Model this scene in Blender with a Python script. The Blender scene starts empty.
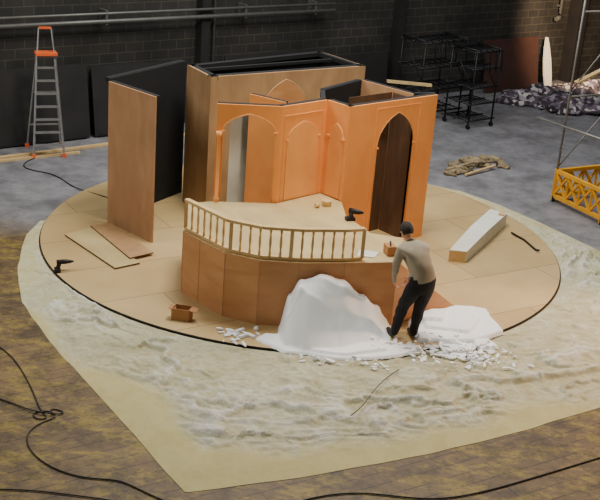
import bpy, bmesh, math, random
from mathutils import Vector, Matrix, noise
random.seed(7)
V=Vector
# ---------------------------------------------------------------- materials
def srgb(r,g,b):
    f=lambda c:(c/255/12.92 if c/255<=.04045 else ((c/255+.055)/1.055)**2.4)
    return (f(r),f(g),f(b),1)
def newmat(name,rough=.7,metal=0.0):
    m=bpy.data.materials.new(name);m.use_nodes=True
    nt=m.node_tree;b=nt.nodes['Principled BSDF']
    b.inputs['Roughness'].default_value=rough;b.inputs['Metallic'].default_value=metal
    return m,nt,b
def flat(name,c,rough=.7,metal=0.0,var=.12,scale=6):
    m,nt,b=newmat(name,rough,metal)
    N=nt.nodes;L=nt.links
    tc=N.new('ShaderNodeTexCoord');no=N.new('ShaderNodeTexNoise');no.inputs['Scale'].default_value=scale;no.inputs['Detail'].default_value=5
    cr=N.new('ShaderNodeValToRGB')
    cr.color_ramp.elements[0].position=.3;cr.color_ramp.elements[1].position=.7
    cr.color_ramp.elements[0].color=tuple(x*(1-var) for x in c[:3])+(1,)
    cr.color_ramp.elements[1].color=tuple(min(1,x*(1+var)) for x in c[:3])+(1,)
    L.new(tc.outputs['Object'],no.inputs['Vector']);L.new(no.outputs['Fac'],cr.inputs['Fac']);L.new(cr.outputs['Color'],b.inputs['Base Color'])
    return m
def wood(name,c1,c2,scale=(6,6,.8),rough=.6,blot=None):
    m,nt,b=newmat(name,rough)
    N=nt.nodes;L=nt.links
    tc=N.new('ShaderNodeTexCoord');mp=N.new('ShaderNodeMapping');mp.inputs['Scale'].default_value=scale
    no=N.new('ShaderNodeTexNoise');no.inputs['Scale'].default_value=1.6;no.inputs['Detail'].default_value=8;no.inputs['Distortion'].default_value=.8
    cr=N.new('ShaderNodeValToRGB');cr.color_ramp.elements[0].position=.32;cr.color_ramp.elements[1].position=.68
    cr.color_ramp.elements[0].color=c1;cr.color_ramp.elements[1].color=c2
    L.new(tc.outputs['Object'],mp.inputs['Vector']);L.new(mp.outputs['Vector'],no.inputs['Vector']);L.new(no.outputs['Fac'],cr.inputs['Fac'])
    n2=N.new('ShaderNodeTexNoise');n2.inputs['Scale'].default_value=1.3;n2.inputs['Detail'].default_value=3
    L.new(tc.outputs['Object'],n2.inputs['Vector'])
    mx=N.new('ShaderNodeMix');mx.data_type='RGBA';mx.blend_type='MULTIPLY'
    r2=N.new('ShaderNodeValToRGB');r2.color_ramp.elements[0].position=.35;r2.color_ramp.elements[1].position=.65
    r2.color_ramp.elements[0].color=(.84,.82,.80,1) if blot is None else blot;r2.color_ramp.elements[1].color=(1,1,1,1)
    L.new(n2.outputs['Fac'],r2.inputs['Fac']);mx.inputs['Factor'].default_value=1
    L.new(cr.outputs['Color'],mx.inputs['A']);L.new(r2.outputs['Color'],mx.inputs['B']);L.new(mx.outputs['Result'],b.inputs['Base Color'])
    return m
M={}
M['ply_flat']=wood('plywood_flat',srgb(176,132,92),srgb(190,146,106),scale=(3,3,.8))
M['ply_back']=wood('plywood_backing',srgb(172,134,94),srgb(188,150,108),scale=(3,3,.8))
M['ply_dark']=wood('plywood_shade_and_edge',srgb(84,60,44),srgb(104,76,54))  # darkened brown: doorway shade put into the colour, also used for sheet edges
M['ply_face']=wood('plywood_face_red',srgb(194,136,84),srgb(210,154,102),scale=(1,1,3))
M['orange']=wood('painted_orange_board',srgb(240,156,80),srgb(246,166,90),scale=(2,2,1),blot=(.92,.88,.82,1))
M['orange2']=wood('painted_orange_relief',srgb(244,168,94),srgb(248,176,104),scale=(2,2,1))
M['pine']=wood('pale_pine',srgb(206,172,116),srgb(222,190,134),scale=(5,5,5))
M['pine_floor']=wood('pale_stage_floor',srgb(186,164,112),srgb(202,180,128),scale=(2,.8,2))
M['black']=flat('black_paint',srgb(18,18,20),.8)
M['black_metal']=flat('black_metal',srgb(22,22,24),.5,.3)
M['alu']=flat('aluminium',srgb(165,165,165),.4,.7)
M['pole']=flat('scaffold_pole',srgb(130,128,122),.5,.5)
M['steel']=flat('galvanised_pipe',srgb(105,105,100),.5,.5)
M['yellow']=flat('yellow_enamel',srgb(230,165,30),.45)
M['orange_plastic']=flat('orange_plastic',srgb(235,100,45),.5)
M['foam']=flat('white_foam',srgb(246,248,250),.85,var=.01,scale=10)
M['white']=flat('white_paint',srgb(225,222,210),.7,var=.05)
M['card']=flat('brown_cardboard',srgb(172,124,80),.8)
M['cable']=flat('rubber_cable',srgb(14,14,14),.6)
M['dark_panel']=flat('dark_board',srgb(30,27,26),.7,var=.3,scale=2)
M['brown_panel']=flat('brown_board',srgb(66,40,33),.6,var=.2,scale=2)
M['khaki']=flat('khaki_rag',srgb(150,132,100),.9,var=.5,scale=9)
# plywood disc with sheet joints
m,nt,b=newmat('stage_disc_plywood',.5)
N=nt.nodes;L=nt.links
tc=N.new('ShaderNodeTexCoord');mp=N.new('ShaderNodeMapping');mp.inputs['Rotation'].default_value=(0,0,math.radians(7))
br=N.new('ShaderNodeTexBrick');br.inputs['Scale'].default_value=1;br.inputs['Brick Width'].default_value=2.44;br.inputs['Row Height'].default_value=1.22;br.inputs['Mortar Size'].default_value=.008
br.inputs['Color1'].default_value=srgb(188,160,110);br.inputs['Color2'].default_value=srgb(202,174,124);br.inputs['Mortar'].default_value=srgb(142,116,78)
no=N.new('ShaderNodeTexNoise');no.inputs['Scale'].default_value=1.1;no.inputs['Detail'].default_value=8
r=N.new('ShaderNodeValToRGB');r.color_ramp.elements[0].position=.3;r.color_ramp.elements[1].position=.7;r.color_ramp.elements[0].color=(.82,.79,.73,1);r.color_ramp.elements[1].color=(1,1,1,1)
mx=N.new('ShaderNodeMix');mx.data_type='RGBA';mx.blend_type='MULTIPLY';mx.inputs['Factor'].default_value=1
L.new(tc.outputs['Object'],mp.inputs['Vector']);L.new(mp.outputs['Vector'],br.inputs['Vector']);L.new(tc.outputs['Object'],no.inputs['Vector']);L.new(no.outputs['Fac'],r.inputs['Fac'])
L.new(br.outputs['Color'],mx.inputs['A']);L.new(r.outputs['Color'],mx.inputs['B']);L.new(mx.outputs['Result'],b.inputs['Base Color'])
M['disc']=m
# scenic ground cloth : cream in the hollows, whiter towards the fold tops
m,nt,b=newmat('crumpled_ground_cloth',.75)
N=nt.nodes;L=nt.links
tc=N.new('ShaderNodeTexCoord')
at=N.new('ShaderNodeAttribute');at.attribute_name='rough'
ah=N.new('ShaderNodeAttribute');ah.attribute_name='fold'
no=N.new('ShaderNodeTexNoise');no.inputs['Scale'].default_value=2.6;no.inputs['Detail'].default_value=12;no.inputs['Roughness'].default_value=.85;no.inputs['Distortion'].default_value=.4
L.new(tc.outputs['Object'],no.inputs['Vector'])
nl=N.new('ShaderNodeTexNoise');nl.inputs['Scale'].default_value=.5;nl.inputs['Detail'].default_value=3
L.new(tc.outputs['Object'],nl.inputs['Vector'])
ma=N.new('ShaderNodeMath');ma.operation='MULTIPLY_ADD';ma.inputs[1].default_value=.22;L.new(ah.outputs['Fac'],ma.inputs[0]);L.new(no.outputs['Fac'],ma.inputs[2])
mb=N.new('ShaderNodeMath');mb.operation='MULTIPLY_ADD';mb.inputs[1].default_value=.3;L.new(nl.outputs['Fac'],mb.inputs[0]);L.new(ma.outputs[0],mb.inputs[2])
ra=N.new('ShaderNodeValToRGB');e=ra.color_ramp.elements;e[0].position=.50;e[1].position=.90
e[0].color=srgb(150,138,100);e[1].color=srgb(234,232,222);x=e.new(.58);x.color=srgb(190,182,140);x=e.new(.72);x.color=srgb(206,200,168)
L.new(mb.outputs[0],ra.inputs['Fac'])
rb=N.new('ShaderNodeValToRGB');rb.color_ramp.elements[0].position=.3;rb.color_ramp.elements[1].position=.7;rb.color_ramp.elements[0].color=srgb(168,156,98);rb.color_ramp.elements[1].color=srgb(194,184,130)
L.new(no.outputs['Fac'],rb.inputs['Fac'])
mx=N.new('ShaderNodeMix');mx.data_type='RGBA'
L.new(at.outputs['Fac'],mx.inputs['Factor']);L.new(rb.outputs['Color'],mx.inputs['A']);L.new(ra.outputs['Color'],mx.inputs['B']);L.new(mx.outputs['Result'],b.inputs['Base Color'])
# creased facets
nd=N.new('ShaderNodeTexNoise');nd.inputs['Scale'].default_value=1.6;nd.inputs['Detail'].default_value=4
L.new(tc.outputs['Object'],nd.inputs['Vector'])
va=N.new('ShaderNodeVectorMath');va.operation='MULTIPLY_ADD';va.inputs[1].default_value=(.9,.9,.9);L.new(nd.outputs['Color'],va.inputs[0]);L.new(tc.outputs['Object'],va.inputs[2])
hs=[]
for sc_,wt in ((2.6,1.0),(6.5,.4)):
    vo=N.new('ShaderNodeTexVoronoi');vo.feature='F1';vo.inputs['Scale'].default_value=sc_;L.new(va.outputs[0],vo.inputs['Vector'])
    mm=N.new('ShaderNodeMath');mm.operation='MULTIPLY';mm.inputs[1].default_value=-wt;L.new(vo.outputs['Distance'],mm.inputs[0]);hs.append(mm)
sm=N.new('ShaderNodeMath');sm.operation='ADD';L.new(hs[0].outputs[0],sm.inputs[0]);L.new(hs[1].outputs[0],sm.inputs[1])
s2=N.new('ShaderNodeMath');s2.operation='ADD';L.new(sm.outputs[0],s2.inputs[0]);L.new(no.outputs['Fac'],s2.inputs[1])
bp=N.new('ShaderNodeBump');bp.inputs['Distance'].default_value=.07;bp.invert=True
mu=N.new('ShaderNodeMath');mu.operation='MULTIPLY_ADD';mu.inputs[1].default_value=.75;mu.inputs[2].default_value=.08
L.new(at.outputs['Fac'],mu.inputs[0]);L.new(mu.outputs[0],bp.inputs['Strength']);L.new(s2.outputs[0],bp.inputs['Height']);L.new(bp.outputs['Normal'],b.inputs['Normal'])
M['cloth']=m
# floor : worn planks in front, concrete behind
m,nt,b=newmat('workshop_floor',.6)
N=nt.nodes;L=nt.links
tc=N.new('ShaderNodeTexCoord');mp=N.new('ShaderNodeMapping');mp.inputs['Rotation'].default_value=(0,0,math.radians(-32))
L.new(tc.outputs['Object'],mp.inputs['Vector'])
br=N.new('ShaderNodeTexBrick');br.inputs['Scale'].default_value=1;br.inputs['Brick Width'].default_value=5.0;br.inputs['Row Height'].default_value=.2;br.inputs['Mortar Size'].default_value=.006
br.inputs['Color1'].default_value=srgb(120,97,62);br.inputs['Color2'].default_value=srgb(106,85,56);br.inputs['Mortar'].default_value=srgb(52,42,30)
L.new(mp.outputs['Vector'],br.inputs['Vector'])
mp2=N.new('ShaderNodeMapping');mp2.inputs['Rotation'].default_value=(0,0,math.radians(-32));mp2.inputs['Scale'].default_value=(1.0,2.2,1)
n1=N.new('ShaderNodeTexNoise');n1.inputs['Scale'].default_value=1.6;n1.inputs['Detail'].default_value=14;n1.inputs['Roughness'].default_value=.85
L.new(tc.outputs['Object'],mp2.inputs['Vector']);L.new(mp2.outputs['Vector'],n1.inputs['Vector'])
ry=N.new('ShaderNodeValToRGB');ry.color_ramp.elements[0].position=.50;ry.color_ramp.elements[1].position=.55;ry.color_ramp.elements[0].color=(0,0,0,1);ry.color_ramp.elements[1].color=(.75,.75,.75,1)
L.new(n1.outputs['Fac'],ry.inputs['Fac'])
mxa=N.new('ShaderNodeMix');mxa.data_type='RGBA';L.new(ry.outputs['Color'],mxa.inputs['Factor']);L.new(br.outputs['Color'],mxa.inputs['A']);mxa.inputs['B'].default_value=srgb(156,134,54)
n5=N.new('ShaderNodeTexNoise');n5.inputs['Scale'].default_value=2.2;n5.inputs['Detail'].default_value=14;n5.inputs['Roughness'].default_value=.85
L.new(tc.outputs['Object'],n5.inputs['Vector'])
rg=N.new('ShaderNodeValToRGB');rg.color_ramp.elements[0].position=.41;rg.color_ramp.elements[1].position=.56;rg.color_ramp.elements[0].color=(.28,.27,.26,1);rg.color_ramp.elements[1].color=(1,1,1,1)
L.new(n5.outputs['Fac'],rg.inputs['Fac'])
mg=N.new('ShaderNodeMix');mg.data_type='RGBA';mg.blend_type='MULTIPLY';mg.inputs['Factor'].default_value=.9
L.new(mxa.outputs['Result'],mg.inputs['A']);L.new(rg.outputs['Color'],mg.inputs['B'])
n2=N.new('ShaderNodeTexNoise');n2.inputs['Scale'].default_value=1.2;n2.inputs['Detail'].default_value=12;n2.inputs['Roughness'].default_value=.78
L.new(tc.outputs['Object'],n2.inputs['Vector'])
rc=N.new('ShaderNodeValToRGB');rc.color_ramp.elements[0].position=.38;rc.color_ramp.elements[1].position=.62;rc.color_ramp.elements[0].color=srgb(94,93,95);rc.color_ramp.elements[1].color=srgb(138,136,139)
L.new(n2.outputs['Fac'],rc.inputs['Fac'])
sx=N.new('ShaderNodeSeparateXYZ');L.new(tc.outputs['Object'],sx.inputs[0])
ad=N.new('ShaderNodeMath');ad.operation='ADD';L.new(sx.outputs['Y'],ad.inputs[0]);L.new(n2.outputs['Fac'],ad.inputs[1])
mr=N.new('ShaderNodeMapRange');mr.inputs['From Min'].default_value=16.9;mr.inputs['From Max'].default_value=17.9;L.new(ad.outputs[0],mr.inputs['Value'])
mxb=N.new('ShaderNodeMix');mxb.data_type='RGBA';L.new(mr.outputs[0],mxb.inputs['Factor']);L.new(mg.outputs['Result'],mxb.inputs['A']);L.new(rc.outputs['Color'],mxb.inputs['B'])
L.new(mxb.outputs['Result'],b.inputs['Base Color'])
M['floor']=m
# block wall
m,nt,b=newmat('cinder_block_wall',.85)
N=nt.nodes;L=nt.links
tc=N.new('ShaderNodeTexCoord');mp=N.new('ShaderNodeMapping');mp.inputs['Rotation'].default_value=(math.radians(-90),0,0)
br=N.new('ShaderNodeTexBrick');br.inputs['Scale'].default_value=1;br.inputs['Brick Width'].default_value=.42;br.inputs['Row Height'].default_value=.21;br.inputs['Mortar Size'].default_value=.012
br.inputs['Color1'].default_value=srgb(57,54,50);br.inputs['Color2'].default_value=srgb(47,45,42);br.inputs['Mortar'].default_value=srgb(80,74,64)
no=N.new('ShaderNodeTexNoise');no.inputs['Scale'].default_value=.7;no.inputs['Detail'].default_value=8
r=N.new('ShaderNodeValToRGB');r.color_ramp.elements[0].position=.35;r.color_ramp.elements[1].position=.7;r.color_ramp.elements[0].color=(.36,.36,.36,1);r.color_ramp.elements[1].color=(1,1,1,1)
mx=N.new('ShaderNodeMix');mx.data_type='RGBA';mx.blend_type='MULTIPLY';mx.inputs['Factor'].default_value=1
L.new(tc.outputs['Object'],mp.inputs['Vector']);L.new(mp.outputs['Vector'],br.inputs['Vector']);L.new(tc.outputs['Object'],no.inputs['Vector']);L.new(no.outputs['Fac'],r.inputs['Fac'])
L.new(br.outputs['Color'],mx.inputs['A']);L.new(r.outputs['Color'],mx.inputs['B']);L.new(mx.outputs['Result'],b.inputs['Base Color'])
bp=N.new('ShaderNodeBump');bp.inputs['Strength'].default_value=.5;bp.inputs['Distance'].default_value=.02;L.new(br.outputs['Fac'],bp.inputs['Height']);bp.invert=True;L.new(bp.outputs['Normal'],b.inputs['Normal'])
M['wall']=m
# patterned fabric
m,nt,b=newmat('patterned_fabric',.9)
N=nt.nodes;L=nt.links
tc=N.new('ShaderNodeTexCoord');vo=N.new('ShaderNodeTexVoronoi');vo.inputs['Scale'].default_value=9
r=N.new('ShaderNodeValToRGB');r.color_ramp.interpolation='CONSTANT';e=r.color_ramp.elements
e[0].color=srgb(54,48,54);e[1].position=.34;e[1].color=srgb(150,140,148)
x=e.new(.5);x.color=srgb(106,92,106);x=e.new(.68);x.color=srgb(82,72,82);x=e.new(.88);x.color=srgb(190,184,180)
sp=N.new('ShaderNodeSeparateColor');L.new(tc.outputs['Object'],vo.inputs['Vector']);L.new(vo.outputs['Color'],sp.inputs[0]);L.new(sp.outputs[0],r.inputs['Fac']);L.new(r.outputs['Color'],b.inputs['Base Color'])
M['fabric']=m

# ---------------------------------------------------------------- mesh builder
class B:
    def __init__(s,name,mats):
        s.name=name;s.mats=mats;s.bm=bmesh.new()
    def mi(s,k): 
        if k not in s.mats: s.mats.append(k)
        return s.mats.index(k)
    def face(s,pts,mk,smooth=False):
        vs=[s.bm.verts.new(p) for p in pts];f=s.bm.faces.new(vs);f.material_index=s.mi(mk);f.smooth=smooth;return f
    def prism(s,pts,off,mk,mside=None,mback=None):
        pts=[V(p) for p in pts];off=V(off);mside=mside or mk;mback=mback or mk
        a=[s.bm.verts.new(p) for p in pts];b=[s.bm.verts.new(p+off) for p in pts]
        f=s.bm.faces.new(a);f.material_index=s.mi(mk)
        f=s.bm.faces.new(b[::-1]);f.material_index=s.mi(mback)
        n=len(a)
        for i in range(n):
            f=s.bm.faces.new([a[i],b[i],b[(i+1)%n],a[(i+1)%n]]);f.material_index=s.mi(mside)
    def box(s,c,size,mk,rz=0,rot=None):
        R=Matrix.Rotation(rz,3,'Z') if rot is None else rot
        c=V(c);x,y,z=[k/2 for k in size]
        P=[c+R@V(p) for p in [(-x,-y,-z),(x,-y,-z),(x,y,-z),(-x,y,-z),(-x,-y,z),(x,-y,z),(x,y,z),(-x,y,z)]]
        v=[s.bm.verts.new(p) for p in P]
        for q in [(0,3,2,1),(4,5,6,7),(0,1,5,4),(1,2,6,5),(2,3,7,6),(3,0,4,7)]:
            f=s.bm.faces.new([v[i] for i in q]);f.material_index=s.mi(mk)
    def bar(s,a,b,w,h,mk):
        a=V(a);b=V(b);d=(b-a);Ln=d.length;d.normalize()
        up=V((0,0,1)) if abs(d.z)<.95 else V((0,1,0))
        y=up.cross(d).normalized();z=d.cross(y)
        s.box((a+b)/2,(Ln,w,h),mk,rot=Matrix((d,y,z)).transposed())
    def tube(s,pts,r,mk,n=8,cap=True,radii=None):
        pts=[V(p) for p in pts];rings=[]
        for i,p in enumerate(pts):
            d=(pts[min(i+1,len(pts)-1)]-pts[max(i-1,0)]).normalized()
            up=V((0,0,1)) if abs(d.z)<.9 else V((0,1,0))
            x=up.cross(d).normalized();y=d.cross(x);rr=radii[i] if radii else r
            rings.append([s.bm.verts.new(p+x*rr*math.cos(2*math.pi*k/n)+y*rr*math.sin(2*math.pi*k/n)) for k in range(n)])
        for a,b in zip(rings,rings[1:]):
            for k in range(n):
                f=s.bm.faces.new([a[k],a[(k+1)%n],b[(k+1)%n],b[k]]);f.material_index=s.mi(mk);f.smooth=True
        if cap:
            f=s.bm.faces.new(rings[0][::-1]);f.material_index=s.mi(mk);f=s.bm.faces.new(rings[-1]);f.material_index=s.mi(mk)
    def lathe(s,base,prof,mk,n=8):
        s.tube([V(base)+V((0,0,z)) for z,_ in prof],0,mk,n,True,[r for _,r in prof])
    def blob(s,c,size,mk,seed=0,sub=2,amp=.3,flatb=True):
        r=bmesh.ops.create_icosphere(s.bm,subdivisions=sub,radius=1)
        for v in r['verts']:
            k=1+amp*noise.noise(v.co*1.7+V((seed*3.1,seed,0)))
            q=V((v.co.x*size[0],v.co.y*size[1],v.co.z*size[2]))*k
            v.co=V(c)+q
            if v.co.z<-.035: v.co.z=-.035
        for f in {f for v in r['verts'] for f in v.link_faces}: f.material_index=s.mi(mk);f.smooth=True
    def done(s,parent=None,recalc=True):
        if recalc: bmesh.ops.recalc_face_normals(s.bm,faces=s.bm.faces)
        me=bpy.data.meshes.new(s.name);s.bm.to_mesh(me);s.bm.free()
        for k in s.mats: me.materials.append(M[k] if isinstance(k,str) else k)
        o=bpy.data.objects.new(s.name,me);bpy.context.collection.objects.link(o)
        if parent:o.parent=parent
        return o
def empty(name):
    o=bpy.data.objects.new(name,None);bpy.context.collection.objects.link(o);return o
def arch_curve(l,r,spring,apex,n=10):
    w=(r-l);h=apex-spring;out=[]
    R=w*.85;hh=math.sqrt(R*R-(R-w/2)**2)
    a1=math.acos((R-w/2)/R)
    for i in range(n+1):
        a=a1*i/n;out.append((l+R-R*math.cos(a),spring+R*math.sin(a)*h/hh))
    return out+[(r-(p[0]-l),p[1]) for p in out[-2::-1]]
def panel(bd,P,Q,z0,z1,t,openings=(),front='orange',side=None,back='black',batten=True):
    P=V((P[0],P[1],0));Q=V((Q[0],Q[1],0));d=(Q-P);Ln=d.length;d.normalize();nb=V((-d.y,d.x,0))
    pts=[(0,z0)]
    for (l,r,sp,ap) in openings:
        pts+=[(l,z0)]+arch_curve(l,r,sp,ap)+[(r,z0)]
    pts+=[(Ln,z0),(Ln,z1),(0,z1)]
    bd.prism([P+d*s+V((0,0,z)) for s,z in pts],nb*t*.4,front,side or front,back)
    if batten:   # black framing behind the board
        zz=z1-.03
        bd.bar(P+d*.01+nb*t*.96+V((0,0,zz)),P+d*(Ln-.01)+nb*t*.96+V((0,0,zz)),t*1.1,.075,'black')
    return P,d,nb
def trim_arch(bd,P,Q,l,r,z0,sp,ap,rad,mk,off=.0,fill=None,frame=True,ztop=None):
    P=V((P[0],P[1],0));Q=V((Q[0],Q[1],0));d=(Q-P).normalized();nf=V((d.y,-d.x,0))
    c=[(l,z0)]+arch_curve(l,r,sp,ap)+[(r,z0)]
    if fill:
        bd.prism([P+d*s+V((0,0,z))+nf*.002 for s,z in c],nf*.010,fill)
    bd.tube([P+d*s+V((0,0,z))+nf*off for s,z in c],rad,mk,6)
    for x in (l,r):
        q=P+d*x+V((0,0,sp))+nf*.01;ang=math.atan2(d.y,d.x)
        bd.box(q,(.06,.03,.03),mk,ang)
    if frame:
        zt=ztop or ap+.12
        for a,b_ in (((l-.07,z0),(l-.07,zt)),((l-.07,zt),(r+.07,zt)),((r+.07,zt),(r+.07,z0))):
            bd.bar(P+d*a[0]+V((0,0,a[1]))+nf*.004,P+d*b_[0]+V((0,0,b_[1]))+nf*.004,.012,.012,mk)

# ---------------------------------------------------------------- room
bd=B('floor',['floor'])
bd.box((0,18,-.09),(60,60,.1),'floor')
fl=bd.done()
WA=math.radians(39);W0=V((-6.5,21.35,0));E=V((math.cos(WA),math.sin(WA),0));NR=V((E.y,-E.x,0))
def wl(s,d,z): return W0+E*s+NR*d+V((0,0,z))
bd=B('wall_back',['wall']);bd.box((6,.15,4.46),(36,.3,9),'wall')
wall=bd.done();wall.location=W0;wall.rotation_euler=(0,0,WA)
bd=B('heating_pipe',['steel'])
bd.tube([wl(-2,.32,2.42),wl(8.6,.32,2.42)],.045,'steel')
bd.tube([wl(-2,.32,2.58),wl(8.6,.32,2.58)],.03,'steel')
for s in (0,2.5,6.0,8): bd.box(wl(s,.19,2.5),(.05,.3,.3),'steel',WA)
bd.done()
for k,(s,w,d_) in enumerate([(5.0,.22,.24),(10.9,.2,.24),(17.9,.35,.4)]):
    bd=B('wall_pillar',['dark_panel']);bd.box(wl(s,d_/2+.01,4.45),(w,d_,9),'dark_panel',WA);bd.done()
bd=B('drain_pipe',['steel'])
bd.tube([wl(17.2,.12,8.8),wl(17.2,.12,2.0),wl(17.15,.2,1.9),wl(16.9,.25,1.85)],.07,'steel')
for z in (2.2,3.4): bd.box(wl(17.2,.07,z),(.2,.1,.05),'steel',WA)
bd.done()
bd=B('drain_pipe',['steel']);bd.tube([wl(5.32,.08,8.8),wl(5.32,.08,-.03)],.035,'steel');bd.done()
for i,(s,w,h) in enumerate([(-1.6,2.4,1.5),(.9,2.5,1.55),(3.3,2.1,1.48),(6.8,2.4,1.5),(9.4,2.3,1.3)]):
    bd=B('leaning_board',['dark_panel'])
    R=Matrix.Rotation(WA,3,'Z')@Matrix.Rotation(math.radians(-8),3,'X')
    bd.box(wl(s,.18+.02*i,h/2-.02),(w,.04,h),'dark_panel',rot=R)
    bd.bar(wl(s-w/2+.1,.33,.02),wl(s+w/2-.1,.33,.02),.05,.05,'dark_panel')
    bd.done()
bd=B('timber_length',['pine'])
bd.box(wl(1.5,.95,-.01),(6,.09,.05),'pine',WA+.01);bd.box(wl(.2,1.15,-.02),(2.5,.07,.04),'pine',WA-.04)
bd.done()
bd=B('leaning_board',['brown_panel'])
R=Matrix.Rotation(WA,3,'Z')@Matrix.Rotation(math.radians(-10),3,'X')
bd.box(wl(15.2,.3,.68),(2.2,.04,1.42),'brown_panel',rot=R);bd.bar(wl(14.2,.45,-.01),wl(16.2,.45,-.01),.06,.06,'brown_panel')
bd.done()

# ---------------------------------------------------------------- stage disc and ground cloth
C=V((.01,17.38,0));RD=4.31
bd=B('round_stage_floor',['disc'])
ring=[(C.x+RD*math.cos(2*math.pi*i/128),C.y+RD*math.sin(2*math.pi*i/128),0) for i in range(128)]
bd.prism(ring,(0,0,-.04),'disc','black','black')
bd.tube([V(p)+V((0,0,-.015)) for p in ring+[ring[0]]],.012,'black',6,False)
bd.done()
outl=[(-4.40,17.3),(-4.46,16.6),(-4.38,16.0),(-4.18,15.0),(-3.84,13.98),(-3.16,12.82),(-2.08,11.26),(-.99,9.65),(.19,10.10),(1.30,10.62),(2.51,11.28),(3.90,12.21),(5.2,13.1),(6.0,14.6),(5.9,16.4),(5.25,17.89),(4.4,19.2),(3.75,20.1),(3.1,20.75),(2.4,21.1)]
def outer(a):
    d=V((math.cos(a),math.sin(a)));best=RD+.03
    c=V((C.x,C.y))
    for p,q in zip(outl,outl[1:]):
        p=V(p)-c;q=V(q)-c;e=q-p
        den=d.x*e.y-d.y*e.x
        if abs(den)<1e-9: continue
        t=(p.x*e.y-p.y*e.x)/den;u=(p.x*d.y-p.y*d.x)/den
        if t>0 and -1e-6<=u<=1+1e-6: best=max(best,t)
    return best
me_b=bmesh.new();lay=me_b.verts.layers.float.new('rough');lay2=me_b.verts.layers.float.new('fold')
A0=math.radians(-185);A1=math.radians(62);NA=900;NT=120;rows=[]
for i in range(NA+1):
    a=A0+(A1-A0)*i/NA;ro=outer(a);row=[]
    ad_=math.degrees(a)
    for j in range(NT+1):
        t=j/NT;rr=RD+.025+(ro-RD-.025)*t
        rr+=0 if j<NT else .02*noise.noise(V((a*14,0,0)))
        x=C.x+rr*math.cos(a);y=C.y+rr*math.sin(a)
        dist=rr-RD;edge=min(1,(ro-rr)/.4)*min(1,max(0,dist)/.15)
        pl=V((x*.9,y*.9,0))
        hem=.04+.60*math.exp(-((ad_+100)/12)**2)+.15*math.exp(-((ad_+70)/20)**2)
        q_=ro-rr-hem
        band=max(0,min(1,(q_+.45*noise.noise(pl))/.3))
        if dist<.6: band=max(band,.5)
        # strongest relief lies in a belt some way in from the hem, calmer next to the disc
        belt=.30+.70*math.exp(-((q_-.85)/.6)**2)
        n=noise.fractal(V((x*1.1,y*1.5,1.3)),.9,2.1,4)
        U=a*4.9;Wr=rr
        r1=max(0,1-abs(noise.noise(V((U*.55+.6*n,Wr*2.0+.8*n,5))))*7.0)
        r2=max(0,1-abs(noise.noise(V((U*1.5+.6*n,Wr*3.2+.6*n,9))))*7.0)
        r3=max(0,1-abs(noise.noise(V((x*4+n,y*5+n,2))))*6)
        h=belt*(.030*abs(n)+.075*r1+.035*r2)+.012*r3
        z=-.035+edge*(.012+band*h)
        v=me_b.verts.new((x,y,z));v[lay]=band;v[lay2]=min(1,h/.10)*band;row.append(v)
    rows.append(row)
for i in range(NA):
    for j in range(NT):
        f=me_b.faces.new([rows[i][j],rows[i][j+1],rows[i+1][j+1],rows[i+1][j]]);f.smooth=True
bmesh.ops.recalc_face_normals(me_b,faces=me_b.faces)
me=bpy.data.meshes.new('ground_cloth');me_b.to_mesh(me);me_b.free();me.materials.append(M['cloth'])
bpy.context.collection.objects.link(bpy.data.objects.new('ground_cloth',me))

# ---------------------------------------------------------------- rear flats and back room
bd=B('scenery_flat',['ply_flat'])
panel(bd,(-3.29,17.36),(-2.41,16.56),0,2.42,.07,front='ply_flat')
for z in (.3,1.3,2.2): bd.bar((-3.2,17.42,z),(-2.44,16.70,z),.03,.08,'black')
panel(bd,(-3.27,17.42),(-2.27,19.25),0,2.45,.08,front='black',side='black')
bd.done()
bd=B('back_room_flats',['ply_back'])
PC0,PC1,PD,PR=(-2.19,18.72),(-1.69,17.90),(.93,19.80),(.08,20.88)
panel(bd,PC0,PC1,0,2.5,.09,front='ply_back')
panel(bd,PC1,PD,0,2.5,.09,[(.42,.86,1.9,2.02)],front='ply_back')
trim_arch(bd,PC1,PD,1.02,2.0,.3,1.75,2.36,.015,'ply_back',fill='ply_face',frame=False)
panel(bd,PD,PR,0,2.5,.09,front='ply_back')
panel(bd,PR,PC0,0,2.5,.09,front='black',side='black')
bd.box((-1.15,18.75,1.0),(.9,.04,2.0),'white',math.radians(36))  # white panel added in place of the bright lit floor beyond the opening
bd.bar((-1.95,18.55,2.46),(.3,20.3,2.46),.06,.05,'black')
bd.done()

# ---------------------------------------------------------------- platform
ZP=.96
bd=B('raised_platform',['pine_floor'])
front=[(-1.69,14.68),(-1.41,14.37),(-1.02,13.97),(-.53,13.78),(.01,13.80),(.63,13.93),(1.37,14.12)]
top=front+[(1.5,15.1),(1.02,15.2),(.66,15.9),(.60,16.54),(.25,16.9),(-.43,16.21),(-1.41,16.08),(-1.78,15.9)]
bd.prism([(x,y,ZP-.03) for x,y in top],(0,0,.03),'pine_floor','ply_face','pine_floor')
tt=top
for i in range(len(tt)):
    p,q=tt[i],tt[(i+1)%len(tt)]
    bd.face([(p[0],p[1],0),(q[0],q[1],0),(q[0],q[1],ZP-.03),(p[0],p[1],ZP-.03)],'ply_face')
for p in front[:-1]:
    bd.bar((p[0],p[1],0),(p[0],p[1],ZP),.008,.008,'ply_flat')
rp=[(1.37,14.12,ZP),(2.36,14.90,.02),(2.1,15.5,.02),(1.5,15.1,ZP)]
bd.face(rp,'pine_floor')
bd.face([(1.37,14.12,0),(2.36,14.90,0),(2.36,14.90,.02),(1.37,14.12,ZP)],'ply_face')
bd.face([(1.5,15.1,0),(2.1,15.5,0),(2.1,15.5,.02),(1.5,15.1,ZP)],'ply_face')
bd.done(recalc=False)
bd=B('balustrade',['pine'])
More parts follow.
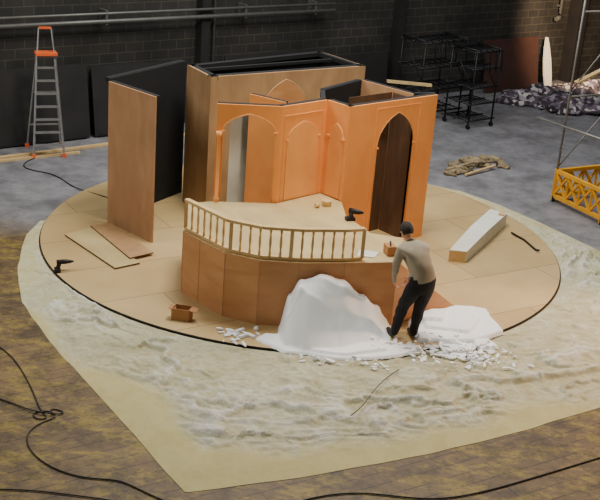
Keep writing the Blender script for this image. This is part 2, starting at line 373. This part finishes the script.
rail=[V((x,y,0)) for x,y in [(-1.66,14.72),(-1.38,14.42),(-1.0,14.02),(-.52,13.84),(.01,13.86),(.63,13.99),(.86,14.08)]]
ins=rail
for a,b_ in zip(ins,ins[1:]):
    bd.bar(a+V((0,0,ZP+.46)),b_+V((0,0,ZP+.46)),.075,.04,'pine')
    bd.bar(a+V((0,0,ZP+.035)),b_+V((0,0,ZP+.035)),.05,.04,'pine')
tot=sum((b_-a).length for a,b_ in zip(ins,ins[1:]));nb=20
def along(s):
    for a,b_ in zip(ins,ins[1:]):
        l=(b_-a).length
        if s<=l+1e-6: return a+(b_-a)*(s/l)
        s-=l
    return ins[-1]
for i in range(nb+1):
    p=along(tot*i/nb)+V((0,0,ZP+.05))
    if i in (0,7,13,nb): bd.box(p+V((0,0,.2)),(.05,.05,.42),'pine')
    else: bd.lathe(p,[(0,.018),(.05,.018),(.08,.011),(.18,.020),(.24,.018),(.32,.011),(.35,.018),(.4,.018)],'pine',8)
bd.done()

# ---------------------------------------------------------------- orange arcade
P0,P1,P2,P3,P4=(-1.41,16.12),(-.43,16.25),(.25,16.92),(.60,16.57),(2.08,17.90)
HF=2.5
bd=B('moorish_arcade',['orange'])
w01=(V(P1)-V(P0)).length;w12=(V(P2)-V(P1)).length;w23=(V(P3)-V(P2)).length;w34=(V(P4)-V(P3)).length
panel(bd,P0,P1,ZP,HF,.07,[(.1,w01-.08,2.08,2.36)],front='orange')
trim_arch(bd,P0,P1,.1,w01-.08,ZP,2.08,2.36,.010,'orange2',frame=False)
bd.lathe((P0[0]+.05,P0[1]-.03,ZP),[(0,.05),(.06,.05),(.09,.028),(1.0,.025),(1.04,.04),(1.12,.05)],'orange2',10)
panel(bd,P1,P2,ZP,HF,.07,front='orange')
trim_arch(bd,P1,P2,.14,w12-.14,ZP+.02,1.95,2.22,.008,'orange2',fill='orange2',ztop=2.34)
panel(bd,P2,P3,ZP,HF,.07,front='orange')
trim_arch(bd,P2,P3,.1,w23-.08,ZP+.02,1.95,2.18,.007,'orange2',fill='orange2',frame=False)
l,r_=w34*.335,w34*.765
panel(bd,P3,P4,0,HF,.07,[(l,r_,1.75,2.3)],front='orange')
trim_arch(bd,P3,P4,l,r_,0,1.75,2.3,.010,'orange2',ztop=2.4)
d34=(V(P4)-V(P3)).normalized();nb_=V((-d34.y,d34.x))
q=lambda s,k:(P3[0]+d34.x*s+nb_.x*k,P3[1]+d34.y*s+nb_.y*k)
panel(bd,q(r_+.02,.6),q(r_+.02,.1),0,2.45,.03,front='ply_dark',batten=False)  # dark ply paints in the shade inside the doorway
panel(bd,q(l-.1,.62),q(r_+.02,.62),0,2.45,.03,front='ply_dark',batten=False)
panel(bd,(.22,16.98),(.2,17.6),ZP,HF,.05,front='black')
panel(bd,(.83,18.58),(1.66,17.80),0,HF,.06,front='ply_flat',back='ply_flat')
panel(bd,(.2,17.6),(.83,18.58),0,HF,.06,front='black')
panel(bd,(1.66,17.84),(2.06,17.98),0,HF,.05,front='black')
panel(bd,(-.98,17.0),(-.4,16.62),0,2.48,.05,front='orange')
bd.done()

# ---------------------------------------------------------------- foam work
def lerp(tab,x):
    if x<=tab[0][0]: return tab[0][1]
    for (a,ha),(b_,hb) in zip(tab,tab[1:]):
        if x<=b_:
            t=(x-a)/(b_-a);t=t*t*(3-2*t);return ha+(hb-ha)*t
    return tab[-1][1]
HX=[(-.22,0),(-.10,.52),(.05,.74),(.35,.80),(.62,.72),(.9,.52),(1.12,.33),(1.27,.18),(1.36,0)]
FY=[(-.22,13.30),(-.1,13.10),(.2,12.98),(.6,12.96),(1.0,13.12),(1.36,13.52)]
BY=[(-.6,13.76),(.01,13.77),(.63,13.90),(1.37,14.08)]
def poly_h(x,y,P,h,sl):
    m_=1e9
    for p,q in zip(P,P[1:]+P[:1]):
        ex,ey=q[0]-p[0],q[1]-p[1];L_=math.hypot(ex,ey)
        m_=min(m_,((x-p[0])*-ey+(y-p[1])*ex)/L_)
    return 0 if m_<=0 else min(h,m_*sl)
PL=[([(1.72,13.62),(2.5,13.72),(2.96,14.10),(2.78,14.86),(2.35,14.88),(1.62,14.26)],.06,8),
    ([(1.80,13.95),(2.45,13.90),(2.70,14.45),(2.35,14.8),(1.80,14.38)],.10,7.0),
    ([(1.72,14.1),(2.1,14.15),(2.2,14.6),(1.72,14.3)],.15,6),
    ([(-.50,13.30),(-.1,12.98),(.7,12.88),(1.25,13.04),(1.78,13.34),(1.70,13.52),(.9,13.5),(-.3,13.6)],.035,4),
    ([(.05,12.98),(.75,12.93),(1.3,13.2),(1.1,13.5),(.2,13.5)],.07,2),
    ([(2.0,13.3),(2.45,13.42),(2.5,13.66),(2.1,13.6)],.04,5),([(2.55,13.5),(2.8,13.62),(2.7,13.85),(2.5,13.75)],.04,5)]
def foam_h(x,y):
    h=0
    wx=x+.04*noise.noise(V((x*3,y*3,1)));wy=y+.04*noise.noise(V((x*3,y*3,8)))
    for P,hh,sl in PL: h=max(h,poly_h(wx,wy,P,hh,sl))
    if h>0: h*=1+.15*noise.noise(V((x*4,y*4,2)))
    if -.22<x<1.36 and y<lerp(BY,x):
        H=lerp(HX,x);f=lerp(FY,x)
        if y>f:
            t=min(1,(y-f)/.72)
            k=max(0,min(1,(x-.0)/.6))
            # steep knife-cut end on the left, draped concave sweep to the right
            prof=(1-k)*min(1,t*1.5)**.85+k*(t**1.7)
            n=noise.noise(V((x*1.3,y*1.3,.3)))
            rid=max(0,1-abs(noise.noise(V((x*2.2+.5*n,y*2.4-x*1.2,4.4))))*5)
            h=max(h,H*prof*(1+.05*n)+.05*rid*prof*(1-t*.7))
    return h
bm=bmesh.new();NX,NY=230,120;g=[]
for i in range(NX+1):
    rw=[]
    for j in range(NY+1):
        x=-.56+3.6*i/NX;y=12.84+2.06*j/NY
        rw.append(bm.verts.new((x,y,foam_h(x,y))))
    g.append(rw)
for i in range(NX):
    for j in range(NY):
        vs=[g[i][j],g[i+1][j],g[i+1][j+1],g[i][j+1]]
        if max(v.co.z for v in vs)<=.004: continue
        f=bm.faces.new(vs);f.smooth=True
for v in [v for v in bm.verts if not v.link_faces]: bm.verts.remove(v)
bmesh.ops.recalc_face_normals(bm,faces=bm.faces)
me=bpy.data.meshes.new('carved_foam_rock');bm.to_mesh(me);bm.free();me.materials.append(M['foam'])
bpy.context.collection.objects.link(bpy.data.objects.new('carved_foam_rock',me))
bd=B('foam_offcuts',['foam'])
for i in range(280):
    k=random.random()
    if k<.74: x=random.gauss(2.1,.42);y=random.gauss(13.34,.18)
    elif k<.86: x=random.uniform(-.1,1.3);y=random.uniform(12.68,12.95)
    else: x=random.gauss(-.70,.14);y=random.gauss(13.42,.13)
    if k>=.86 and y>13.66: y=13.5
    s=random.uniform(.015,.06)
    z=foam_h(x,y)+s*.3
    R=Matrix.Rotation(random.uniform(0,6.3),3,'Z')@Matrix.Rotation(random.uniform(-.5,.5),3,'X')
    L0=s*random.uniform(1,4);h_=s*random.uniform(.3,.6)
    pts=[(-L0/2,-s*.3),(0,-s*.5),(L0/2,-s*.1),(L0*.3,s*.5),(-L0*.4,s*.4)]
    bd.prism([V((x,y,z))+R@V((p[0],p[1],-h_/2)) for p in pts],R@V((0,0,h_)),'foam')
bd.done()

# ---------------------------------------------------------------- things lying about
bd=B('white_beam',['white'])
a0,a1,b0,b1=V((2.44,16.78,0)),V((2.72,16.76,0)),V((3.40,18.96,0)),V((3.68,18.78,0))
mid0=(a0+b0)/2+V((-.01,0,0));mid1=(a1+b1)/2+V((.01,-.01,0))
for (p,q_,r,s) in ((a0,a1,mid1,mid0),(mid0,mid1,b1,b0)):
    U=lambda v,h:v+V((0,0,h))
    hs=(.2,.2,.26,.26) if p is a0 else (.26,.26,.24,.24)
    T=[U(v,h) for v,h in zip((p,q_,r,s),hs)];Bt=[U(v,.0) for v in (p,q_,r,s)]
    bd.face(T,'white');bd.face(Bt[::-1],'white')
    bd.face([Bt[1],Bt[2],T[2],T[1]],'white');bd.face([Bt[3],Bt[0],T[0],T[3]],'white')
    if p is a0: bd.face([Bt[0],Bt[1],T[1],T[0]],'pine')
    else: bd.face([Bt[2],Bt[3],T[3],T[2]],'white')
bd.bar((3.54,18.6,.255),(3.6,18.86,.255),.1,.03,'pine')
bd.done()
bd=B('pry_bar',['black_metal'])
bd.tube([(3.72,18.35,.03),(3.9,18.05,.02),(4.02,17.6,.02),(4.06,17.5,.05)],.018,'black_metal');bd.done()
bd=B('plywood_sheet',['ply_back'])
bd.prism([(-3.83,16.57,.03),(-3.47,16.98,.03),(-2.45,15.62,.03),(-2.78,15.33,.03)],(0,0,-.025),'pine_floor','ply_dark')
bd.prism([(-3.50,17.0,.055),(-3.2,17.2,.055),(-2.30,16.02,.055),(-2.62,15.72,.055)],(0,0,-.02),'ply_back','ply_dark')
bd.done()
bd=B('cardboard_box',['card'])
for a,b_ in (((-1.70,13.72),(-1.46,13.68)),((-1.46,13.68),(-1.42,13.84)),((-1.42,13.84),(-1.66,13.88)),((-1.66,13.88),(-1.70,13.72))):
    bd.bar((a[0],a[1],.09),(b_[0],b_[1],.09),.008,.17,'card')
bd.box((-1.56,13.78,.012),(.24,.15,.01),'card',-.15)
bd.bar((-1.74,13.8,.17),(-1.66,13.79,.14),.15,.006,'card');bd.bar((-1.44,13.76,.17),(-1.35,13.75,.15),.15,.006,'card')
bd.done()
bd=B('cordless_drill',['black_metal'])
bd.tube([(-3.62,15.12,.14),(-3.50,15.16,.14),(-3.44,15.18,.14),(-3.38,15.2,.14)],.03,'black_metal',8,True,[.035,.04,.03,.012])
bd.bar((-3.58,15.13,.12),(-3.60,15.1,.04),.04,.05,'black_metal');bd.box((-3.6,15.09,.025),(.09,.13,.05),'black_metal',.3)
bd.done()
bd=B('cordless_drill',['black_metal'])
bd.tube([(.70,15.75,ZP+.14),(.84,15.7,ZP+.14),(.92,15.68,ZP+.14)],.03,'black_metal',8,True,[.045,.04,.012])
bd.bar((.74,15.73,ZP+.12),(.72,15.7,ZP+.03),.05,.05,'black_metal');bd.box((.72,15.7,ZP+.025),(.14,.1,.05),'black_metal',.3)
bd.done()
bd=B('paper_sheet',['white']);bd.prism([(.80,14.22,ZP+.012),(1.04,14.2,ZP+.012),(1.12,14.42,ZP+.012),(.84,14.46,ZP+.012)],(0,0,-.01),'white');bd.done()
bd=B('tool_case',['card'])
bd.box((1.26,14.4,ZP+.075),(.13,.18,.13),'card',.3);bd.tube([(1.26,14.34,ZP+.14),(1.26,14.36,ZP+.18),(1.26,14.44,ZP+.18),(1.26,14.46,ZP+.14)],.01,'black_metal');bd.done()
bd=B('glue_pot',['pine'])
bd.lathe((.36,16.3,ZP+.003),[(0,.07),(.07,.08),(.09,.08)],'pine',12);bd.tube([(.18,16.15,ZP+.04),(.24,16.18,ZP+.04)],.035,'pine');bd.done()
bd=B('rag_pile',['khaki'])
for i in range(22):
    t=i/21;bd.blob((2.95+1.25*t+random.uniform(-.12,.12),22.1+.95*t+random.uniform(-.45,.45),.0),(random.uniform(.08,.24),random.uniform(.05,.12),random.uniform(.03,.10)),'khaki',i,2,1.2)
bd.tube([(2.9,22.0,.02),(3.5,22.4,.1),(4.2,22.9,.04)],.03,'khaki');bd.bar((3.3,21.8,.0),(4.0,22.5,.05),.06,.03,'pine')
bd.done()
bd=B('patterned_fabric_pile',['fabric'])
for i in range(60):
    s=random.uniform(14.4,18.9);dd=random.uniform(1.35,5.0)
    if dd>2.8+ (s-14.4)*.5: dd=1.7
    bd.blob(wl(s,dd,.03),(random.uniform(.35,.7),random.uniform(.3,.6),random.uniform(.12,.30)),'fabric',i,3,.8)
bd.done()
base=wl(16.6,.55,0);lean=-NR*.3
bd=B('white_leaf_board',['white'])
prof=[(-.03,.14),(.3,.18),(.7,.17),(1.05,.12),(1.35,.04)]
L1=[base+E*-w+lean*(z/1.3)+V((0,0,z)) for z,w in prof];R1=[base+E*w*.8+lean*(z/1.3)+V((0,0,z)) for z,w in prof]
bd.prism(L1+R1[::-1],NR*.05,'white');bd.done()

# ladder
bd=B('stepladder',['alu'])
lc=V((-5.25,21.18,-.04));ld=V((.93,.36,0)).normalized();lf=V((.36,-.93,0)).normalized()
def lp(s,f,z): return lc+ld*s+lf*f+V((0,0,z))
for sg in (-1,1):
    bd.bar(lp(.3*sg,.35,0),lp(.17*sg,.02,2.0),.03,.07,'alu');bd.bar(lp(.34*sg,-.45,0),lp(.17*sg,-.04,2.0),.025,.05,'alu')
    bd.box(lp(.3*sg,.35,.04),(.07,.07,.08),'orange_plastic');bd.box(lp(.34*sg,-.45,.04),(.07,.07,.08),'orange_plastic')
    bd.bar(lp(.17*sg,.02,1.95),lp(.12*sg,-.08,2.5),.02,.04,'alu')
for i in range(1,8):
    t=i/8;w=.3-.13*t;bd.bar(lp(-w,.35-.33*t,2.0*t),lp(w,.35-.33*t,2.0*t),.09,.03,'alu')
for t in (.25,.6): w=.34-.17*t;bd.bar(lp(-w,-.45+.41*t,2*t),lp(w,-.45+.41*t,2*t),.03,.03,'alu')
bd.box(lp(0,0,2.02),(.42,.3,.05),'orange_plastic',math.atan2(ld.y,ld.x));bd.bar(lp(-.12,-.08,2.5),lp(.12,-.08,2.5),.04,.04,'orange_plastic')
bd.done()

def rack(name,c,rz,w,d,h,shelves):
    bd=B(name,['black_metal']);R=Matrix.Rotation(rz,3,'Z');c=V(c);T=lambda x,y,z:c+R@V((x,y,0))+V((0,0,z))
    for x in (-w/2,w/2):
        for y in (-d/2,d/2):
            bd.tube([T(x,y,.12),T(x,y,h)],.022,'black_metal',6)
            bd.tube([T(x-.02,y,.06),T(x+.02,y,.06)],.06,'black_metal',10)
        bd.tube([T(x,-d/2,h),T(x,d/2,h)],.02,'black_metal',6);bd.tube([T(x,-d/2,h*.5),T(x,d/2,h)],.014,'black_metal',6)
    for z in shelves:
        for y in (-d/2,0,d/2): bd.tube([T(-w/2-.1,y,z),T(w/2+.1,y,z)],.02,'black_metal',6)
        for k in range(7): bd.tube([T(-w/2+w*k/6,-d/2,z),T(-w/2+w*k/6,d/2,z)],.014,'black_metal',6)
    for k in range(4):
        x=-w/2+w*(k+.5)/4;bd.tube([T(x,-d/2,h),T(x,-d/2-.15,h-.05),T(x,-d/2-.2,h-.5)],.016,'black_metal',6)
    return bd.done()
rack('rolling_rack',(2.9,26.9,-.04),.68,1.4,.8,1.95,(.2,.75,1.3,1.9))
rack('rolling_rack.001',(3.85,26.3,-.04),.68,.8,.8,1.9,(.2,.6,1.0,1.45,1.85))
bd=B('timber_trestle',['pine']);bd.bar((1.70,25.1,1.12),(2.75,25.2,1.08),.14,.05,'pine')
for x,y in ((1.85,25.11),(2.6,25.19)):
    for s in (-.15,.15): bd.bar((x,y+s,-.035),(x,y,1.08),.05,.05,'black_metal')
bd.done()

# scaffold tower with yellow lattice base
bd=B('scaffold_tower',['yellow','pole'])
S=[V((4.88,20.6,-.04)),V((5.55,19.40,-.04)),V((6.75,20.1,-.04)),V((6.1,21.3,-.04))]
for i in range(4):
    a,b_=S[i],S[(i+1)%4]
    for z in (.12,.62): bd.bar(a+V((0,0,z)),b_+V((0,0,z)),.07,.07,'yellow')
    n=4
    for k in range(n):
        p=a+(b_-a)*(k/n);q_=a+(b_-a)*((k+1)/n)
        z0,z1=(.14,.6)
        bd.bar(p+V((0,0,z0)),q_+V((0,0,z1)),.04,.04,'yellow');bd.bar(p+V((0,0,z1)),q_+V((0,0,z0)),.04,.04,'yellow');bd.bar(p+V((0,0,z0)),p+V((0,0,z1)),.04,.04,'yellow')
    bd.bar(a+V((0,0,.02)),a+V((0,0,.66)),.07,.07,'yellow')
    bd.tube([a+V((-.03,0,.07)),a+V((.03,0,.07))],.07,'black_metal',12)
    bd.tube([a+V((0,0,.6)),a+V((0,0,4.6))],.022,'pole')
for i,(z0,z1) in enumerate([(.7,2.2),(2.2,3.8)]):
    bd.tube([S[0]+V((0,0,z0)),S[3]+V((0,0,z1))],.014,'pole')
for z in (1.4,2.9): bd.tube([S[1]+V((0,0,z)),S[2]+V((0,0,z))],.016,'pole')
for z in (2.1,3.7): bd.tube([S[0]+V((0,0,z)),S[3]+V((0,0,z))],.016,'pole')
bd.tube([S[0]+V((-.45,.4,1.55)),S[1]+V((.5,-.1,1.45))],.022,'pole')
bd.bar(S[0]+V((.1,.1,2.35)),S[3]+V((.3,-.2,3.1)),.12,.04,'pine')
bd.done()
bd=B('paint_bucket',['black_metal']);bd.lathe((7.35,25.4,-.04),[(0,.3),(.6,.34),(.62,.36),(.8,.3)],'black_metal',16);bd.lathe((7.35,25.4,.76),[(0,.3),(.1,.1)],'white',16);bd.done()

# cables
def cable(name,pts,r=.012):
    cu=bpy.data.curves.new(name,'CURVE');cu.dimensions='3D';cu.bevel_depth=r;cu.bevel_resolution=2
    sp=cu.splines.new('NURBS');sp.points.add(len(pts)-1);sp.use_endpoint_u=True;sp.order_u=4
    for p,q_ in zip(sp.points,pts): p.co=(q_[0],q_[1],q_[2] if len(q_)>2 else -.028,1)
    cu.materials.append(M['cable']);o=bpy.data.objects.new(name,cu);bpy.context.collection.objects.link(o)
cable('floor_cable',[(-4.2,12.9),(-3.7,12.6),(-3.3,12.0),(-3.0,11.4),(-2.85,11.05),(-2.7,10.9),(-2.85,10.85),(-2.95,11.0),(-2.75,11.1),(-2.6,10.95),(-2.8,10.8),(-2.9,10.5),(-2.7,10.1),(-2.34,9.84),(-2.0,9.75),(-1.7,9.8),(-1.45,9.62),(-.9,9.3),(-.2,9.35),(.3,9.75),(.9,9.95),(1.6,9.8),(2.4,10.2),(3.63,11.0),(4.6,11.6)],.008)
cable('floor_cable.001',[(-4.1,11.5),(-3.4,11.3),(-3.0,11.05),(-2.8,10.98,.0),(-2.6,11.0),(-2.55,11.1),(-2.8,11.15),(-2.7,11.0)],.008)
cable('floor_cable.002',[(-3.6,9.3),(-2.8,9.5),(-2.2,9.45),(-1.5,9.4),(-1.1,9.2),(-.5,9.45),(.2,9.5),(1.0,9.3),(2.0,9.7)],.007)
cable('floor_cable.003',[(-5.3,20.9),(-5.6,20.3),(-5.3,19.9),(-4.9,19.9),(-4.5,19.5),(-4.2,19.0),(-3.5,18.6,.02),(-3.0,18.2,.02)],.010)
cable('cloth_crack_line',[(.75,11.4,.03),(.9,11.6,.05),(1.0,11.95,.05),(1.2,12.4,.04),(1.4,12.7,.03)],.006)  # thin dark tube standing in for a crack line in the cloth

# ---------------------------------------------------------------- the worker
SK=flat('skin',srgb(200,150,120),.6,var=.05);SH=flat('grey_jersey',srgb(158,148,130),.9,var=.08,scale=12);TR=flat('black_trousers',srgb(20,20,24),.9);HA=flat('dark_hair',srgb(38,28,22),.8);SHOE=flat('work_shoe',srgb(24,22,20),.6)
F=V((-.42,.91,0)).normalized();LF=V((-F.y,F.x,0));C0=V((1.5,13.78,0))
def W_(f,l,z): return C0+F*f+LF*l+V((0,0,z))
verts=[];edges=[];rad=[];cat=[]
def add(p,r,parent=None,c='shirt'):
    verts.append(p);rad.append(r if isinstance(r,tuple) else (r,r))
    if parent is not None: edges.append((parent,len(verts)-1));cat.append(c)
    return len(verts)-1
pel=add(W_(-.22,-.10,.88),(.175,.15))
wa_=add(W_(-.20,-.10,1.02),(.165,.14),pel)
ch=add(W_(-.10,-.06,1.18),(.185,.15),wa_)
sc=add(W_(.0,-.02,1.31),(.15,.12),ch)
nk=add(W_(.08,0,1.38),(.062,.062),sc)
n2=add(W_(.12,0,1.42),(.058,.058),nk,'skin')
hands=[]
for sg in (1,-1):
    hp=add(W_(-.20,.105*sg-.10,.82),(.125,.13),pel,'tr')
    ff=.04 if sg==1 else -.03
    kn=add(W_(-.08+ff*.5,.12*sg-.05,.49),(.088,.09),hp,'tr')
    cf=add(W_(-.07+ff*.8,.125*sg-.03,.33),(.078,.08),kn,'tr')
    an=add(W_(-.05+ff,.13*sg,.11),(.066,.068),cf,'tr')
    hl=add(W_(-.05+ff,.13*sg,.055),(.05,.045),an,'shoe')
    to=add(W_(.13+ff,.16*sg,.04),(.05,.035),hl,'shoe')
    s1=add(W_(.01,.18*sg-.02,1.29),(.08,.08),sc)
    el=add(W_(.03 if sg==1 else .08,.225*sg-.02,1.03),(.057,.057),s1)
    wr=add(W_(.13 if sg==1 else .17,.14*sg,.81),(.036,.036),el)
    pa=add(W_(.16 if sg==1 else .20,.11*sg,.74),(.038,.024),wr,'skin')
    hands.append((verts[wr],verts[pa],sg))
me=bpy.data.meshes.new('body');me.from_pydata([tuple(v) for v in verts],edges,[]);ob=bpy.data.objects.new('body',me);bpy.context.collection.objects.link(ob)
md=ob.modifiers.new('s','SKIN');md.use_smooth_shade=True
for i,v in enumerate(me.skin_vertices[0].data): v.radius=rad[i];v.use_root=(i==pel)
sb=ob.modifiers.new('u','SUBSURF');sb.levels=2;sb.render_levels=2
dg=bpy.context.evaluated_depsgraph_get();me2=bpy.data.meshes.new_from_object(ob.evaluated_get(dg))
def segd(p,a,b_):
    d=b_-a;t=max(0,min(1,(p-a).dot(d)/d.length_squared));return (p-a-d*t).length
mats={'shirt':0,'tr':1,'skin':2,'shoe':3};me2.materials.clear()
for k in (SH,TR,SK,SHOE): me2.materials.append(k)
for f in me2.polygons:
    c=f.center;best=min(range(len(edges)),key=lambda i:segd(c,verts[edges[i][0]],verts[edges[i][1]])-min(rad[edges[i][1]])*.8)
    k=cat[best]
    if k=='shirt' and c.z<.92 and edges[best][0]<3: k='tr'
    f.material_index=mats[k];f.use_smooth=True
man=empty('man_in_grey_sweater')
ob.modifiers.clear();ob.data=me2;ob.parent=man
for v in me2.vertices:
    v.co+=v.normal*(.012*noise.noise(v.co*11)+.006*noise.noise(V((v.co.x*6,v.co.y*6,v.co.z*22))))
    if v.co.z<.004: v.co.z=.004
hc=W_(.19,0,1.49);fwd=(F*.8+V((0,0,-.6))).normalized();upv=(V((0,0,1))-fwd*fwd.z).normalized();lt=upv.cross(fwd).normalized()
HM=Matrix((fwd,lt,upv)).transposed()
def HP(x,y,z): return hc+HM@V((x,y,z))
bm=bmesh.new();bmesh.ops.create_uvsphere(bm,u_segments=32,v_segments=24,radius=1)
for v in bm.verts:
    x,y,z=v.co
    w=1-.22*max(0,-z)
    X=x*.102*(1-.10*max(0,-z) if x>0 else 1-.25*max(0,-z));Y=y*.08*w;Z=z*.12
    if x>.5: 
        X-=.006*max(0,1-abs(z-.05)/.12)*max(0,1-abs(abs(y)-.38)/.2)
        X+=.006*max(0,1-abs(z+.85)/.2)
    v.co=HP(X,Y,Z)
for f in bm.faces:
    c=HM.transposed()@(f.calc_center_median()-hc)
    hair=(c.x<.035 and c.z>-.065 and not(abs(c.y)>.06 and c.z<.0 and c.x>-.02)) or c.z>.075
    f.material_index=1 if hair else 0;f.smooth=True
hv={v for f in bm.faces if f.material_index==1 for v in f.verts}
bm.normal_update()
for v in hv: v.co+=v.normal*(.012+.005*noise.noise(v.co*60))
me=bpy.data.meshes.new('head');bm.to_mesh(me);bm.free();me.materials.append(SK);me.materials.append(HA)
o=bpy.data.objects.new('head',me);bpy.context.collection.objects.link(o);o.parent=man
EY=flat('eye_white',srgb(235,235,230),.3);LIP=flat('lips',srgb(165,95,85),.5)
bd=B('face_details',[SK,EY,HA,LIP])
def ell(c,s,mk):
    r=bmesh.ops.create_uvsphere(bd.bm,u_segments=12,v_segments=8,radius=1)
    for v in r['verts']: v.co=HP(c[0]+v.co.x*s[0],c[1]+v.co.y*s[1],c[2]+v.co.z*s[2])
    for f in {f for v in r['verts'] for f in v.link_faces}: f.material_index=bd.mats.index(mk);f.smooth=True
ell((.102,0,-.018),(.018,.012,.024),SK)
ell((.110,0,-.030),(.012,.016,.010),SK)
for s in (-1,1):
    ell((.087,.03*s,.006),(.010,.014,.009),EY);ell((.096,.03*s,.006),(.003,.005,.005),HA)
    ell((.092,.03*s,.026),(.008,.018,.004),HA);ell((0,.082*s,-.005),(.018,.009,.03),SK)
ell((.092,0,-.062),(.010,.024,.007),LIP)
bd.done(man)
for wr,pa,sg in hands:
    d=(pa-wr).normalized();side=(F*.9-LF*.2*sg);side=(side-d*side.dot(d)).normalized()
    inw=-LF*sg
    inw=(inw-d*inw.dot(d)-side*inw.dot(side)).normalized()
    fv=[];fe=[];frd=[]
    for k,(o_,ln) in enumerate([(.028,.072),(.010,.082),(-.009,.076),(-.027,.060)]):
        b0=pa+side*o_;pp=[b0,b0+d*.04,b0+d*(.04+ln*.45)+inw*.012,b0+d*(.04+ln*.75)+inw*.032,b0+d*(.04+ln*.85)+inw*.052]
        i0=len(fv);fv+=pp;fe+=[(i0+j,i0+j+1) for j in range(4)];frd+=[.011,.0105,.009,.0085,.007]
    b0=wr+d*.03+side*.02;pp=[b0,b0+side*.025+d*.03+inw*.01,b0+side*.035+d*.055+inw*.02,b0+side*.035+d*.078+inw*.03];i0=len(fv);fv+=pp;fe+=[(i0+j,i0+j+1) for j in range(3)];frd+=[.014,.012,.010,.008]
    me=bpy.data.meshes.new('fingers');me.from_pydata([tuple(v) for v in fv],fe,[]);o=bpy.data.objects.new('fingers',me);bpy.context.collection.objects.link(o)
    o.modifiers.new('s','SKIN')
    for i,v in enumerate(me.skin_vertices[0].data): v.radius=(frd[i],frd[i]);v.use_root=(i%5==0 if i<20 else i==20)
    u=o.modifiers.new('u','SUBSURF');u.levels=1;u.render_levels=1;me.materials.append(SK);o.parent=man

# ---------------------------------------------------------------- lights
def place(o,loc,tgt):
    bpy.context.collection.objects.link(o);o.location=loc
    o.rotation_euler=(V(tgt)-V(loc)).to_track_quat('-Z','Y').to_euler();return o
def area(name,loc,tgt,size,e,col):
    l=bpy.data.lights.new(name,'AREA');l.size=size;l.energy=e;l.color=col
    return place(bpy.data.objects.new(name,l),loc,tgt)
def spot(name,loc,tgt,e,col,ang,blend=.6,rad=.3):
    l=bpy.data.lights.new(name,'SPOT');l.energy=e;l.color=col;l.spot_size=math.radians(ang);l.spot_blend=blend;l.shadow_soft_size=rad
    return place(bpy.data.objects.new(name,l),loc,tgt)
area('work_light_overhead',(0,16.0,9.5),(0,15.6,0),2.5,900,(1,.96,.85))
area('fill_light_left',(-9,13.5,6.5),(-1,16,.5),3,360,(1,.97,.90))  # soft fill added to brighten the left-facing flats
area('work_light_rear',(-2,20.8,9.5),(-2.4,19.8,0),4,380,(.93,.96,1))
area('work_light_rear.001',(4.5,21.5,9),(4.5,21.0,0),4,460,(.94,.96,1))
spot('warm_flood',(9.0,15.5,3.8),(3.6,12.2,0),2300,(1,.66,.42),75)
spot('warm_flood.001',(6.6,28.2,2.6),(8.6,32.4,1.6),1500,(1,.70,.42),95)
spot('warm_flood.002',(3.2,12.0,7.5),(.6,17.2,1.6),1250,(1,.78,.54),34,.8,.5)
w=bpy.data.worlds.new('World');bpy.context.scene.world=w;w.use_nodes=True
w.node_tree.nodes['Background'].inputs[0].default_value=(1,.99,.97,1);w.node_tree.nodes['Background'].inputs[1].default_value=.10

# ---------------------------------------------------------------- camera
cam=bpy.data.cameras.new('camera');co=bpy.data.objects.new('camera',cam);bpy.context.collection.objects.link(co)
cam.sensor_width=36;cam.lens=1094.96*36/600
th,ro=.3699,.0782
c,s=math.cos(ro),math.sin(ro)
right0=V((1,0,0));up0=V((0,math.sin(th),math.cos(th)));fw=V((0,math.cos(th),-math.sin(th)))
R_=right0*c+up0*s;U_=up0*c-right0*s
mat=Matrix((R_,U_,-fw)).transposed().to_4x4();mat.translation=V((0,0,6.5));co.matrix_world=mat
cam.clip_end=200
bpy.context.scene.camera=co

# turn the whole world so the back wall runs along the X axis
bpy.context.view_layer.update()
RW=Matrix.Rotation(-WA,4,'Z');seen=set()
for o in list(bpy.context.scene.objects):
    if o.type in('LIGHT','CAMERA') or o.name in('floor','wall_back'):
        o.matrix_world=RW@o.matrix_world
    elif o.type in('MESH','CURVE') and o.data.name not in seen:
        seen.add(o.data.name);o.data.transform(RW)
